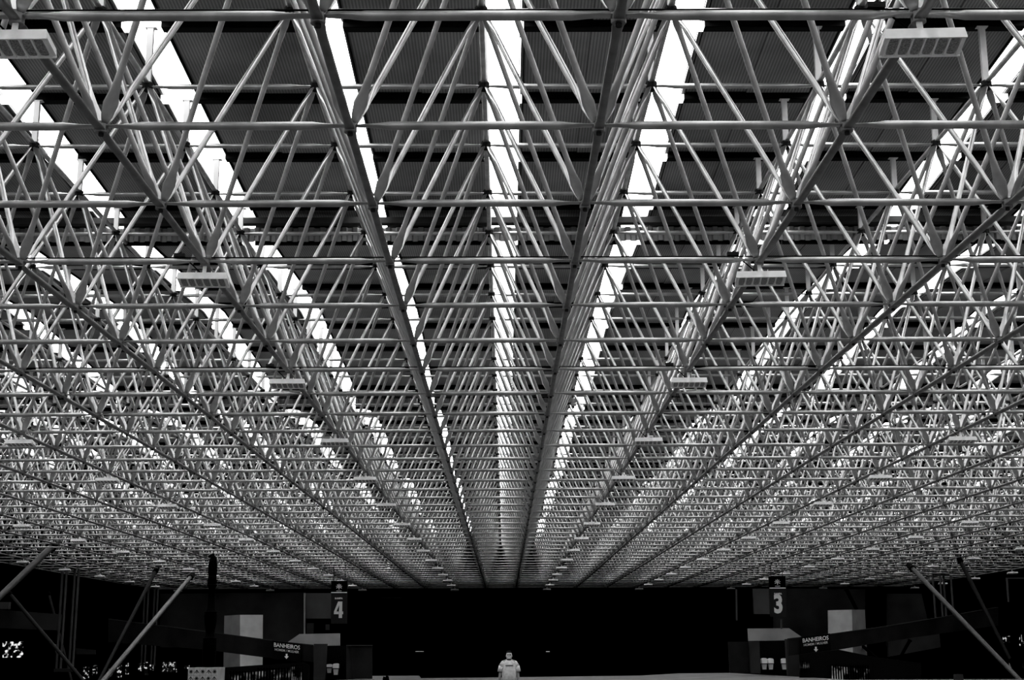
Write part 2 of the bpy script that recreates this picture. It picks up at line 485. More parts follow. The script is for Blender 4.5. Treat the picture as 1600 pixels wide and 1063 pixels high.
# ------------------------------------------------------------ floor and shell walls blackened for the unlit hall
far_edge = [(470, 1064), (551, 1062), (582, 1056.5), (655, 1056), (658, 1060), (760, 1059), (880, 1057.5), (1000, 1056), (1060, 1052.5), (1140, 1051.8), (1250, 1058), (1330, 1063)]
fe = [at_z(x, y, 0) for x, y in far_edge]
out = [Vector((-40, -6, 0)), Vector((-40, 86, 0)), Vector((fe[0].x, 86, 0))] + fe[1:-1] + [Vector((fe[-1].x, 86, 0)), Vector((44, 86, 0)), Vector((44, -6, 0))]
fl = MB(); fl.prism([p+Vector((0, 0, -.35)) for p in out][::-1], (0, 0, .35)); fo = fl.build('floor', M['floor']); tag(fo, kind='structure')
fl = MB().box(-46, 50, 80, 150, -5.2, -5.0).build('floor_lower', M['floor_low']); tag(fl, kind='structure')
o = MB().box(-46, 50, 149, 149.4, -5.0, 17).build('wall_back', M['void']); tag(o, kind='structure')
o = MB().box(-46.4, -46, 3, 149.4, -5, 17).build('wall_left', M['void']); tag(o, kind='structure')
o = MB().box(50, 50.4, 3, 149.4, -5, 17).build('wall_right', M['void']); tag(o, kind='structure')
M['beyond'] = M['void']

exec_marker = None
# ------------------------------------------------------------ left building
# tall concrete wall
o = slab('wall_concrete_left', [(250, 928), (476, 926), (476, 1000), (440, 1012), (250, 1012)], 134, .5, M['conc_wall']); tag(o, kind='structure')
o = slab('wall_upper_left', [(476, 927), (519, 927), (519, 967), (478, 967)], 133.5, .4, M['panel_grey']); tag(o, kind='structure')
o = slab('trim_1_left', [(474.5, 927), (477, 927), (477, 992), (474.5, 992)], 133, .3, M['panel_shade']); tag(o, kind='structure')
o = slab('wall_recess_left', [(479, 974), (490, 974), (490, 990), (479, 990)], 133, .2, M['conc_mid']); tag(o, kind='structure')
slab('notice_panel', [(508.5, 976), (515, 976), (515, 985), (508.5, 985)], 132.8, .1, M['conc_mid'], o)

def white_block(pl, pr, xm, D, lab, flip):
    t = empty('concrete_block', ((at((pl[0]+pr[0])/2, 1020, D)).x, D, -5)); T = Vector(t.location)
    def face(name, pts, mtl):
        return MB().prism([at(x, y, d)-T for x, y, d in pts], (0, .3, 0)).build(name, mtl, t)
    tag(t, lab, 'concrete block', 'pale concrete blocks beyond the ramps')
    return t, face
t, face = white_block((351, 961), (410, 961), 375, 118, 'pale square concrete block rising behind the left ramp', 0)
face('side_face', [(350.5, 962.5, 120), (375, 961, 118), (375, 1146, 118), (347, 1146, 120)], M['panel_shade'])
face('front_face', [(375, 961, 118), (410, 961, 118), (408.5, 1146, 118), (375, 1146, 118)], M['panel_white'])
t, face = white_block((1295, 953), (1352, 953), 1332, 118, 'pale square concrete block rising behind the right ramp', 0)
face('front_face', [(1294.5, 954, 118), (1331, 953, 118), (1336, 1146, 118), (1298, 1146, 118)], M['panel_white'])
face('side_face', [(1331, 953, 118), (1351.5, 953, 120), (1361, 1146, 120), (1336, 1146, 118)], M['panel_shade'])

def ramp(pts_top, pts_bot, th, lab, cap):
    n = len(pts_top); t = empty('ramp_parapet', at(*pts_top[0])); T = Vector(t.location); b = MB()
    for i in range(n-1):
        a = [at(*pts_top[i]), at(*pts_top[i+1]), at(*pts_bot[i+1]), at(*pts_bot[i])]
        b.prism([p-T for p in a], (0, th, 0))
    b.build('parapet_wall', M['conc_dark'], t)
    c = MB()
    for i in range(n-1):
        p, q = at(*pts_top[i])-T, at(*pts_top[i+1])-T
        c.prism([p+Vector((0, -.03, .05)), q+Vector((0, -.03, .05)), q+Vector((0, -.03, 0)), p+Vector((0, -.03, 0))], (0, th+.06, 0))
    c.build('coping', M['conc_mid'], t)
    tag(t, lab, 'ramp', 'sloping ramp parapets')
    return t
ramp([(169, 968, 104), (314, 987, 99), (440, 1004, 95), (489, 1009, 94)], [(169, 1004, 104), (314, 1015, 99), (440, 1031, 95), (489, 1035, 94)], .4,
     'dark concrete ramp parapet sloping down towards the 4 sign', 0)
ramp([(1232, 999, 94), (1290, 993, 95), (1397, 978, 98), (1560, 950, 103)], [(1232, 1025, 94), (1290, 1019, 95), (1397, 1001, 98), (1560, 978, 103)], .4,
     'dark concrete ramp parapet sloping down towards the 3 sign', 0)

# dark deck slopes below the ramps
o = slab2('deck_wedge', [(343, 1044, 93), (472, 1035, 93), (484, 1040, 93), (484, 1070, 93), (343, 1070, 93)], .3, M['sign_dark']); tag(o, 'black stair side with barred slits under the left ramp', 'stair')
o = slab2('deck_wedge', [(1250, 1023, 93), (1310, 1015.5, 93), (1357, 1025, 93), (1440, 1036, 93), (1440, 1070, 93), (1250, 1070, 93)], .3, M['sign_dark']); tag(o, 'black stair side with barred slits under the right ramp', 'stair')

# dispensing booths / partitions
def booth(name, lab, parts, D):
    t = empty(name, at(parts[0][1][0][0], 1058, D)); T = Vector(t.location); tag(t, lab, 'service booth', 'dark booths flanking the centre')
    for nm, pts, d, th, mt in parts:
        MB().prism([at(x, y, d)-T for x, y in pts], (0, th, 0)).build(nm, mt, t)
    return t
booth('service_booth', 'dark boxy booth with white bins in its niche below the 4 sign', [
    ('pillar', [(490.5, 1006.5), (510, 1006.5), (507.5, 1063), (489.5, 1063)], 93, .6, M['conc_mid']),
    ('niche_back', [(509, 1009.5), (545, 1009), (545, 1063), (507, 1063)], 95.5, .2, M['sign_dark']),
    ('side_panel', [(541, 1009), (549, 1009), (549, 1063), (541, 1063)], 93.5, 1.4, M['conc_mid']),
    ('front_panel', [(549, 1009), (581.5, 1009), (581.5, 1061), (549, 1061.5)], 93.2, .2, M['conc_dark']),
    ('top_edge', [(541, 1008.4), (581.5, 1008.4), (581.5, 1009.4), (541, 1009.4)], 93.1, .4, M['panel_grey'])], 93)
booth('service_booth', 'dark boxy booth with three white bins below the 3 sign', [
    ('pillar', [(1228.5, 999), (1247, 999), (1251, 1060), (1232, 1058)], 98, .6, M['conc_mid']),
    ('niche_back', [(1186, 1002), (1229, 1001), (1232, 1058), (1187, 1054)], 103, .2, M['sign_dark']),
    ('side_panel', [(1171, 1002.5), (1186.5, 1002.5), (1188.5, 1053), (1174, 1052.5)], 101, .5, M['conc_mid']),
    ('front_panel', [(1138, 1003), (1172, 1002.5), (1175, 1052.5), (1140.5, 1052)], 101.5, .3, M['conc_dark'])], 98)
o = slab('wall_band_left', [(449, 1004), (468, 991), (530, 990), (530, 1010), (489, 1010)], 98, .6, M['panel_light']); tag(o, kind='structure')
o = slab('wall_band_right', [(1170, 982.5), (1233, 982), (1256, 998), (1232, 1001), (1171, 1002)], 104, .6, M['panel_light']); tag(o, kind='structure')
# right building
o = slab('wall_concrete_right', [(1203, 919), (1352, 921), (1352, 1000), (1205, 1000)], 134, .5, M['conc_wall']); tag(o, kind='structure')
o = slab('wall_upper_right', [(1176, 920), (1203, 920), (1204, 960), (1178, 960)], 133, .4, M['panel_grey']); tag(o, kind='structure')
o = slab('wall_dark_right', [(1139, 921), (1176, 921), (1178, 959.5), (1208, 960), (1208, 983), (1170, 983), (1139, 1003)], 133.4, .3, M['black']); tag(o, kind='structure')
o = slab('wall_strip_right', [(1149, 921), (1152, 921), (1152.5, 970), (1150, 970)], 132.9, .1, M['panel_grey']); tag(o, kind='structure')
o = slab('wall_far_right', [(1386, 928), (1440, 928), (1455, 992), (1386, 1010)], 132, .5, M['conc_wall']); tag(o, kind='structure')
o = slab('wall_low_right', [(1388, 1004), (1468, 990), (1470, 1012), (1388, 1027)], 131, .5, M['conc_mid']); tag(o, kind='structure')
o = slab('sign_post', [(1220, 968), (1222, 968), (1222.5, 983), (1220.5, 983)], 103, .2, M['panel_grey']); tag(o, 'thin pale upright standing directly under the 3 sign', 'post')
# far left beams
o = slab('beam_concrete', [(0, 953), (94, 960), (92, 985.5), (0, 982)], 112, .5, M['conc_mid']); tag(o, 'grey horizontal concrete beam at the left edge behind the pipe column', 'beam')
o = slab('beam_block', [(0, 941), (14, 941), (13, 952), (0, 952)], 111, .5, M['panel_grey']); tag(o, 'small pale block on top of the left concrete beam', 'block')
o = slab('wall_glimpse_left', [(118, 1013), (149, 1016), (149, 1023), (119, 1023)], 120, .2, M['conc_mid']); tag(o, kind='structure')
o = slab('door_frame', [(1572, 903), (1600, 903), (1600, 904.6), (1575, 904.6), (1577, 941), (1575, 941)], 112, .1, M['panel_grey']); tag(o, 'thin pale frame edge high at the far right', 'frame')
o = slab('low_box', [(1493, 1054), (1505, 1054), (1506, 1066), (1493, 1066)], 84, .4, M['conc_mid']); tag(o, 'small grey box low down near the right strut', 'box')

# daylight openings with bars
wn = 100
def opening(pts, D, mt, bars=0):
    global wn
    wn += 1
    o = slab('window_%d' % wn, pts, D, .05, mt); tag(o, kind='structure')
    if bars:
        xs = [p[0] for p in pts]; ys = [p[1] for p in pts]; b = MB()
        for i in range(bars):
            x = min(xs)+(max(xs)-min(xs))*(i+.5)/bars; p0 = at(x, min(ys)-1, D-.2); p1 = at(x, max(ys)+1, D-.2)
            wbar = (max(xs)-min(xs))/bars*.27*D/F
            b.box(p0.x-wbar, p0.x+wbar, D-.2, D-.15, p1.z, p0.z)
        b.build('window_bars', M['black'], o)
opening([(4, 1003), (36, 1003), (36, 1028), (4, 1028)], 125, M['garden'])
opening([(82, 1007), (90, 1008), (90, 1022), (88, 1022)], 125, M['panel_light'])
for a, b_, c, d in ((129, 139, 1042, 1061), (144, 152, 1040, 1056), (170, 176, 1045, 1059), (182, 190, 1038, 1059), (196, 201, 1036, 1054), (216, 221, 1036, 1050),
                    (225, 231, 1035, 1056), (234, 240, 1039, 1048), (253, 276, 1035, 1051), (288, 296, 1040, 1046)):
    opening([(a, c), (b_, c), (b_, d), (a, d)], 125, M['daylight'], 0)
opening([(358, 1054), (400, 1050), (400, 1064), (358, 1064)], 92.7, M['slit'], 9)
opening([(401, 1050), (452, 1045), (452, 1064), (401, 1064)], 92.7, M['slit'], 11)
opening([(454, 1043), (471, 1041), (471, 1064), (454, 1064)], 92.7, M['slit'], 6)
opening([(1250, 1034), (1266, 1036), (1266, 1046), (1250, 1044)], 92.7, M['slit'], 6)
opening([(1300, 1041), (1358, 1046), (1358, 1064), (1300, 1062)], 92.7, M['slit'], 15)
opening([(1567, 995), (1578, 994), (1578, 1005), (1567, 1005)], 125, M['daylight'], 0)
opening([(1593, 991), (1602, 991), (1602, 1010), (1593, 1010)], 125, M['daylight'], 3)
opening([(1577, 1036), (1581, 1045), (1577, 1044)], 125, M['panel_white'])
opening([(1597, 1036), (1602, 1036), (1602, 1046), (1598, 1046)], 125, M['daylight'])

# ------------------------------------------------------------ pipe columns and struts
def pipes(x_top, y_top, x_bot, y_bot, D, offs, r, lab):
    a = at(x_top, y_top, D); base = at(x_bot, y_bot, D)
    t = empty('pipe_column', (a.x, D, base.z)); tag(t, lab, 'column', 'clustered pipe columns')
    T = Vector(t.location)
    for ox, oy in offs:
        MB().tube((a.x+ox-T.x, oy, 0), (a.x+ox-T.x, oy, a.z-T.z), r, n=14).build('pipe', M['pipe'], t)
    q = MB(); q.box(-.7, .7, -.5, .5, -.25, .0); q.build('base_plate', M['pipe_dark'], t)
    q = MB(); q.box(-.6, .6, -.4, .4, a.z-T.z, a.z-T.z+.12); q.build('head_plate', M['pipe_dark'], t)
pipes(112, 889, 97, 1045, 107, ((-.75, .25), (-.28, -.25), (.18, .25), (.62, -.25)), .095, 'near column of four slim steel pipes at far left')
pipes(238, 911, 234, 1040, 131, ((-.7, .25), (-.25, -.25), (.2, .25), (.62, -.25)), .09, 'far column of four slim steel pipes behind the left struts')
pipes(1470, 900, 1482, 975, 118, ((-.6, .25), (-.15, -.25), (.3, .25), (.75, -.25)), .09, 'column of four slim steel pipes behind the right ramp')
def strut(p0, p1, r, mtl, lab):
    a, b_ = at(*p0), at(*p1); t = empty('roof_strut', b_); tag(t, lab, 'strut', 'slanting struts propping the frame')
    a = a-b_
    MB().tube((0, 0, 0), a*.955, r*.85, r, n=16).build('shaft', mtl, t)
    MB().tube(a*.955, a, r*1.5, r*1.2, n=12).build('end_shoe', M['black'], t)
strut((84, 852, 86), (-6, 938, 82), .21, M['pipe'], 'thick pale slanting strut running out at the left edge')
strut((246, 887, 106), (154, 1066, 98), .14, M['pipe_dark'], 'thin dim slanting strut left of the bright one')
strut((301, 898, 114), (158, 1068, 80), .17, M['pipe'], 'long bright slanting strut rising to the frame beside the totem')
strut((12, 925, 100), (132, 1066, 96), .14, M['pipe_dark'], 'dark strut crossing down behind the near pipe column')
strut((1420, 883, 104), (1596, 1066, 86), .17, M['pipe'], 'long grey slanting strut on the right falling to the corner')
strut((1498, 872, 96), (1578, 1030, 94), .14, M['pipe_dark'], 'dim steep strut right of the long grey one')
strut((75, 925, 118), (112, 1066, 116), .13, M['pipe_dark'], 'dim steep strut behind the left concrete beam')
strut((1336, 1000, 120), (1372, 1030, 118), .15, M['black'], 'short dark brace under the right ramp beside the block')
strut((1422, 1000, 116), (1404, 1032, 116), .14, M['black'], 'short dark brace in front of the low right wall')
strut((1322, 920, 125), (1343, 962, 125), .18, M['black'], 'black brace against the right wall above the pale block')

# ------------------------------------------------------------ signs
def text_mesh(s, size, bold=0., sx=1.):
    cu = bpy.data.curves.new('txt', 'FONT'); cu.body = s; cu.size = size; cu.align_x = 'CENTER'; cu.align_y = 'CENTER'; cu.offset = bold; cu.extrude = .004; cu.resolution_u = 3
    tmp = bpy.data.objects.new('txt', cu); C.objects.link(tmp)
    bpy.context.view_layer.update()
    me = bpy.data.meshes.new_from_object(tmp.evaluated_get(bpy.context.evaluated_depsgraph_get()))
    bpy.data.objects.remove(tmp)
    # stand it upright facing the viewer
    for v in me.vertices:
        x, y, z = v.co; v.co = (x*sx, -z, y)
    return me
def text_obj(name, s, size, loc, mtl, parent, bold=0., sx=1., shear=0.):
    me = text_mesh(s, size, bold, sx); me.name = name
    if shear:
        for v in me.vertices: v.co.z += v.co.x*shear
    me.materials.clear(); me.materials.append(mtl)
    o = bpy.data.objects.new(name, me); link(o, parent); o.location = loc
    return o
def number_sign(num, x0, x1, ytop, ymid, ybot, D, lab, lean):
    a = at(x0, ytop, D); b_ = at(x1, ytop, D); c = at((x0+x1)/2+lean, ybot, D); mid = at((x0+x1)/2, ymid, D)
    wd = b_.x-a.x; t = empty('number_sign', ((a.x+b_.x)/2, D, c.z)); tag(t, lab, 'sign', 'tall number signs')
    H = a.z-c.z; Hm = mid.z-c.z; off = c.x-(a.x+b_.x)/2
    def sx(z): return off*(1-z/H)
    def panel(name, z0, z1, w2, mt, y0=0, y1=.25):
        return MB().prism([(sx(z0)-w2, y0, z0), (sx(z0)+w2, y0, z0), (sx(z1)+w2, y0, z1), (sx(z1)-w2, y0, z1)], (0, y1-y0, 0)).build(name, mt, t)
    panel('lower_panel', 0, Hm, wd/2, M['sign_panel']); panel('upper_panel', Hm, H, wd/2, M['black'])
    panel('divider_line', Hm-.02, Hm+.045, wd/2, M['letter'], -.02, .0)
    k = F/D
    if num == '4':
        U = wd*.011
        g = MB(); W = .34*wd*1.7
        def P(px, py):  # pixels of the close-up crop: 13.28 px per photo pixel
            p = at(505+px/13.28, 900+py/13.28, D); return (p.x-t.location.x, -.03, p.z-t.location.z)
        for poly in ([(338, 535), (400, 535), (392, 878), (320, 878)],
                     [(310, 535), (338, 535), (334, 610), (276, 742), (224, 742)],
                     [(224, 742), (322.5, 742), (321.5, 800), (222, 800)], [(395, 742), (415, 742), (415, 800), (393.5, 800)]):
            g.prism([P(*q) for q in poly], (0, .02, 0))
        g.build('numeral', M['letter_grey'], t)
    else:
        p = at(1216, 945.5, D); text_obj('numeral', '3', 1.5, (p.x-t.location.x, -.03, p.z-t.location.z), M['letter_grey'], t, .06, .92).scale = (1, 1, 1.18)
    text_obj('caption', 'RAMPA', .17, (0, -.03, Hm-.40), M['letter_grey'], t, .008)
    # tree-like emblem: a stem and a ring of petals with a line of tiny lettering beneath
    e = MB(); zc = H-.42
    for i in range(7):
        an = math.radians(-25+i*230/6); dx, dz = math.cos(an), math.sin(an)
        e.prism([(dx*.07-dz*.02, -.03, zc+dz*.07+dx*.02), (dx*.07+dz*.02, -.03, zc+dz*.07-dx*.02), (dx*.30+dz*.045, -.03, zc+dz*.30-dx*.045), (dx*.36, -.03, zc+dz*.36), (dx*.30-dz*.045, -.03, zc+dz*.30+dx*.045)], (0, .02, 0))
    e.prism([(-.05, -.03, zc-.28), (.05, -.03, zc-.28), (.04, -.03, zc+.05), (-.04, -.03, zc+.05)], (0, .02, 0))
    emo = e.build('emblem', M['letter_grey'], t); emo.scale = (.62, 1, .62); emo.location.z = zc*.38
    e = MB()
    for i in range(8): e.box(-.18+i*.046, -.145+i*.046, -.03, -.01, zc-.30, zc-.255)
    e.build('emblem_caption', M['letter_grey'], t)
    # hanger rods up to the frame
    q = MB()
    for sgn in (-1, 1): q.tube((sgn*wd*.35, .12, H), (sgn*wd*.35, .12, ZL-.16-t.location.z), .02, n=6)
    q.build('hanger_rod', M['black'], t)
number_sign('4', 517.5, 542.5, 908, 926.5, 975, 100, 'tall dark hanging sign with a white numeral 4', -.5)
number_sign('3', 1201.5, 1227, 901, 919.5, 964, 102, 'tall dark hanging sign with a white numeral 3', 2.5)

def toilet_sign(px, py, D, shear, lab):
    p = at(px, py, D); t = empty('toilet_sign', p); tag(t, lab, 'sign', 'toilet signs on the ramp parapets')
    w2, h2 = .98, .60
    MB().prism([(-w2, 0, -h2-w2*shear), (w2, 0, -h2+w2*shear), (w2, 0, h2+w2*shear), (-w2, 0, h2-w2*shear)], (0, .05, 0)).build('panel', M['sign_dark'], t)
    text_obj('heading', 'BANHEIROS', .375, (0, -.02, .33), M['letter'], t, .005, .86, shear)
    text_obj('caption', 'HOMEM / MULHER', .215, (0, -.02, .04), M['letter_grey'], t, .004, .9, shear)
    a = MB().prism([(-.06, -.02, -.14), (.06, -.02, -.14), (.06, -.02, -.30), (.15, -.02, -.30), (0, -.02, -.48), (-.15, -.02, -.30), (-.06, -.02, -.30)], (0, .02, 0))
    a.build('arrow', M['letter'], t)
toilet_sign(448, 1018.5, 94.2, -.12, 'dark BANHEIROS toilet sign with a down arrow on the left ramp')
toilet_sign(1274.5, 1007.5, 94.0, .11, 'dark BANHEIROS toilet sign with a down arrow on the right ramp')

# ------------------------------------------------------------ bins
def bin_(x0, x1, ytop, ycap, ybot, D, lab, dim=False):
    a = at(x0, ytop, D); b_ = at(x1, ytop, D); c = at((x0+x1)/2, ycap, D); d = at((x0+x1)/2, ybot, D)
    t = empty('waste_bin', ((a.x+b_.x)/2, D, d.z)); tag(t, lab, 'bin', 'white waste bins in the booth niches')
    W = (b_.x-a.x)/2; H = a.z-d.z; Hc = c.z-d.z
    q = MB()      # tapering body
    v = [(sx*W*.62, sy*W*.6, 0) for sx, sy in ((-1, -1), (1, -1), (1, 1), (-1, 1))] + [(sx*W*.85, sy*W*.8, Hc-.03) for sx, sy in ((-1, -1), (1, -1), (1, 1), (-1, 1))]
    q.add(v, [(0, 3, 2, 1), (4, 5, 6, 7), (0, 1, 5, 4), (1, 2, 6, 5), (2, 3, 7, 6), (3, 0, 4, 7)]); q.build('body', M['panel_white'], t)
    q = MB().box(-W*.9, W*.9, -W*.9, W*.9, Hc-.05, Hc); q.build('rim', M['black'], t)
    q = MB(); n = 8; pts = [(-W, 0, Hc)] + [(-W*math.cos(math.pi*i/n)*1.0, 0, Hc+(H-Hc)*(.75+.25*math.sin(math.pi*i/n))) for i in range(n+1)] + [(W, 0, Hc)]
    q.prism([(x, -W, z) for x, _, z in pts[::-1]], (0, 2*W, 0)); q.build('lid', M['bin'], t)
bin_(520.5, 530, 1037, 1044.5, 1055, 94.3, 'white swing lid bin beside the pillar under the 4 sign')
bin_(510.5, 519, 1038, 1043, 1052, 95.0, 'dimmer white bin left of its brighter neighbour under the 4 sign')
bin_(1189, 1198, 1028.5, 1037, 1046.5, 101.5, 'white lidded bin, leftmost of three under the 3 sign')
bin_(1199.5, 1208, 1029, 1037, 1046.5, 101.5, 'white lidded bin in the middle of three under the 3 sign')
bin_(1220.5, 1229.5, 1029, 1037, 1046.5, 101.5, 'white lidded bin, rightmost of three under the 3 sign')

# ------------------------------------------------------------ totem and patterned plinth
D = 80
p = at(326, 1044, D)
p.z = at(295, 1043.5, D-.6).z+.01; t = empty('carved_totem', p); tag(t, 'tall black carved totem pole topped by a bird on the patterned plinth', 'totem')
px = D*1.02/F
def zz(y): return max(.005, at(326, y, D).z - p.z)
prof = [(9.5, 1044), (10.5, 1020), (10.5, 1000), (9, 996), (6.8, 993), (7.2, 985), (9, 975), (10, 962), (9.2, 957), (6.2, 953), (5.4, 930), (5.2, 920), (6.9, 915), (7.2, 908), (6.2, 903), (6, 900)]
q = MB().lathe([(r*px, zz(y)) for r, y in prof], (0, 0, 0), 18); q.build('pole', M['black'], t, True)
prof = [(5.5, 902), (6.8, 895), (6.9, 885), (6, 877), (4.2, 871), (1.6, 867), (.3, 864)]
q = MB().lathe([(r*px, zz(y)) for r, y in prof], (.0, 0, 0), 14)
q.prism([(-.05, -.06, zz(866)), (-.27, -.02, zz(868.5)), (-.30, -.02, zz(870.5)), (-.20, -.05, zz(871)), (-.08, -.06, zz(874))], (0, .1, 0))
q.prism([(-.22, -.1, zz(878)), (-.25, -.1, zz(896)), (-.1, -.1, zz(899)), (-.1, -.1, zz(876))], (0, .2, 0))
q.build('bird_figure', M['black'], t, False)
for y, r in ((915, 8), (957, 10.5), (998, 11)):
    MB().lathe([(r*px*.85, zz(y+1.5)), (r*px, zz(y)), (r*px*.85, zz(y-1.5))], (0, 0, 0), 16).build('ring', M['black'], t, True)
a, b_, c = at(295, 1043.5, D-.6), at(341, 1044, D-.6), at(350.5, 1044, D+.4)
t = empty('patterned_plinth', ((a.x+c.x)/2, D, 0)); T = Vector(t.location); tag(t, 'pale square plinth covered in star and bird foot marks under the totem', 'plinth')
q = MB(); hz = a.z
v = [(a.x, D-.75, 0), (b_.x, D-.75, 0), (c.x, D+.6, 0), (a.x+.25, D+.6, 0)]; v = [Vector(x)-T for x in v] + [Vector(x)-T+Vector((0, 0, hz)) for x in v]
q.add(v, [(0, 3, 2, 1), (4, 5, 6, 7), (0, 1, 5, 4), (1, 2, 6, 5), (2, 3, 7, 6), (3, 0, 4, 7)]); q.build('block', M['tile'], t)
Wd = b_.x-a.x
for r in range(2):
    for i in range(5):
        cx = a.x-T.x+Wd*(i+.5)/5; cz = hz-.22-r*.36; star = (i+r) % 2 == 0
        q = MB()
        for an in ((0, 45, 90, 135, 180, 225, 270, 315) if star else (235, 270, 305)):
            dx, dz = math.cos(math.radians(an)), math.sin(math.radians(an)); L_ = .11 if star else .2; z0 = cz if star else cz+.09
            q.prism([(cx-dz*.012, -.77, z0+dx*.012), (cx+dz*.012, -.77, z0-dx*.012), (cx+dx*L_+dz*.012, -.77, z0+dz*L_-dx*.012), (cx+dx*L_-dz*.012, -.77, z0+dz*L_+dx*.012)], (0, .02, 0))
        q.build('pattern_mark', M['tile_mark'], t)
q = MB()
for i in range(1, 5):
    x = a.x-T.x+Wd*i/5; q.box(x-.008, x+.008, -.762, -.75, .01, hz-.02)
q.box(a.x-T.x+.02, b_.x-T.x-.02, -.762, -.75, hz-.42, hz-.40)
q.build('tile_joints', M['panel_shade'], t)

# small far things
q = empty('pendant_lamp', at(607, 880, 118)); tag(q, 'small white bell shaped pendant lamp hanging alone below the frame', 'lamp')
T = Vector(q.location)
MB().lathe([(.20, -.55), (.16, -.45), (.07, -.25), (.06, 0)], (0, 0, 0), 14).build('shade', M['bin'], q, True)
MB().tube((0, 0, 0), (0, 0, max(.1, ZL-T.z-.05)), .012, n=6).build('cord', M['black'], q)
slab('tube_lamp', [(649, 1018), (662, 1018), (662, 1018.8), (649, 1018.8)], 148.88, .12, M['lamp'], bpy.data.objects['wall_back'])
slab('tube_lamp', [(853, 1018), (859, 1018), (859, 1019.2), (853, 1019.2)], 148.88, .12, M['lamp'], bpy.data.objects['wall_back'])
o = slab('hall_beam', [(592, 933.6), (628, 933.6), (628, 934.8), (592, 934.8)], 148.88, .12, M['conc_mid'], bpy.data.objects['wall_back'])
o = slab('floor_stand', [(598, 1061), (599, 1057.5), (602, 1058.6), (604, 1055.5), (607, 1057.5), (608, 1064), (598, 1064)], 88, .2, M['black']); tag(o, 'small black object on the floor edge right of the left booth', 'object')

# ------------------------------------------------------------ the man
def skin_obj(name, pts, edges, radii, mtl, parent, sub=2, root=0):
    me = bpy.data.meshes.new(name); me.from_pydata(pts, edges, [])
    o = bpy.data.objects.new(name, me); C.objects.link(o)
    md = o.modifiers.new('s', 'SKIN'); md.use_smooth_shade = True
    for i, r in enumerate(radii):
        rr = r if isinstance(r, tuple) else (r, r)
        me.skin_vertices[0].data[i].radius = rr
    me.skin_vertices[0].data[root].use_root = True
    o.modifiers.new('ss', 'SUBSURF').levels = sub; o.modifiers['ss'].render_levels = sub
    bpy.context.view_layer.update()
    m2 = bpy.data.meshes.new_from_object(o.evaluated_get(bpy.context.evaluated_depsgraph_get()))
    bpy.data.objects.remove(o); m2.name = name; m2.materials.clear(); m2.materials.append(mtl)
    m2.polygons.foreach_set('use_smooth', [True]*len(m2.polygons))
    return link(bpy.data.objects.new(name, m2), parent)
def loft(rings, n=24):
    """rings: (cx, cy, z, rx, ry) -> smooth closed surface"""
    b = MB(); v = []; f = []
    for cx, cyy, z, rx, ry in rings:
        for i in range(n):
            a = 2*math.pi*i/n; ca, sa = math.cos(a), math.sin(a)
            v.append((cx+rx*math.copysign(abs(ca)**.85, ca), cyy+ry*math.copysign(abs(sa)**.85, sa), z))
    for k in range(len(rings)-1):
        for i in range(n):
            j = (i+1) % n; f.append((k*n+i, k*n+j, (k+1)*n+j, (k+1)*n+i))
    f.append(tuple(range(n))[::-1]); f.append(tuple(range((len(rings)-1)*n, len(rings)*n)))
    return b.add(v, f)
hp = at_z(795.5, 1018, EYE); 
DM = 43.6
mp_ = at(795.5, 1040, DM)
man = empty('person', (mp_.x, DM, 0)); tag(man, 'stout man in a light grey T-shirt facing the camera, arms hanging', 'person')
# continuous body: legs, torso, arms, neck (viewer is towards -Y)
pts = [(0, 0, .95), (0, 0, 1.12), (0, .01, 1.30), (0, .01, 1.44), (0, .0, 1.53), (0, -.01, 1.60),
       (-.10, 0, .88), (-.12, -.01, .50), (-.13, .02, .10), (-.14, -.12, .045),
       (.10, 0, .88), (.12, -.02, .50), (.13, .01, .10), (.14, -.13, .045),
       (-.20, 0, 1.41), (-.265, .01, 1.13), (-.30, -.04, .90), (-.305, -.055, .85),
       (.20, 0, 1.41), (.265, .01, 1.13), (.285, -.04, .90), (.29, -.055, .85)]
eds = [(0, 1), (1, 2), (2, 3), (3, 4), (4, 5), (0, 6), (6, 7), (7, 8), (8, 9), (0, 10), (10, 11), (11, 12), (12, 13), (3, 14), (14, 15), (15, 16), (16, 17), (3, 18), (18, 19), (19, 20), (20, 21)]
rad = [(.17, .12), (.17, .12), (.17, .12), (.12, .09), .062, .055, .095, .07, .05, .045, .095, .07, .05, .045, .07, .052, .038, .036, .07, .052, .038, .036]
body = skin_obj('body', pts, eds, rad, M['skin'], man, 2)
# head, with jaw, brow, nose, ears
def headpt(a, b_):      # a: around, b_: height 0..1
    pass
rings = [(0, -.015, 1.535, .030, .035), (0, -.02, 1.545, .052, .058), (0, -.02, 1.565, .068, .075), (0, -.012, 1.60, .077, .088), (0, -.004, 1.64, .081, .095), (0, 0, 1.68, .082, .099), (0, .002, 1.72, .080, .097), (0, .004, 1.75, .070, .085), (0, .006, 1.775, .046, .058), (0, .007, 1.785, .015, .02)]
head = loft(rings)
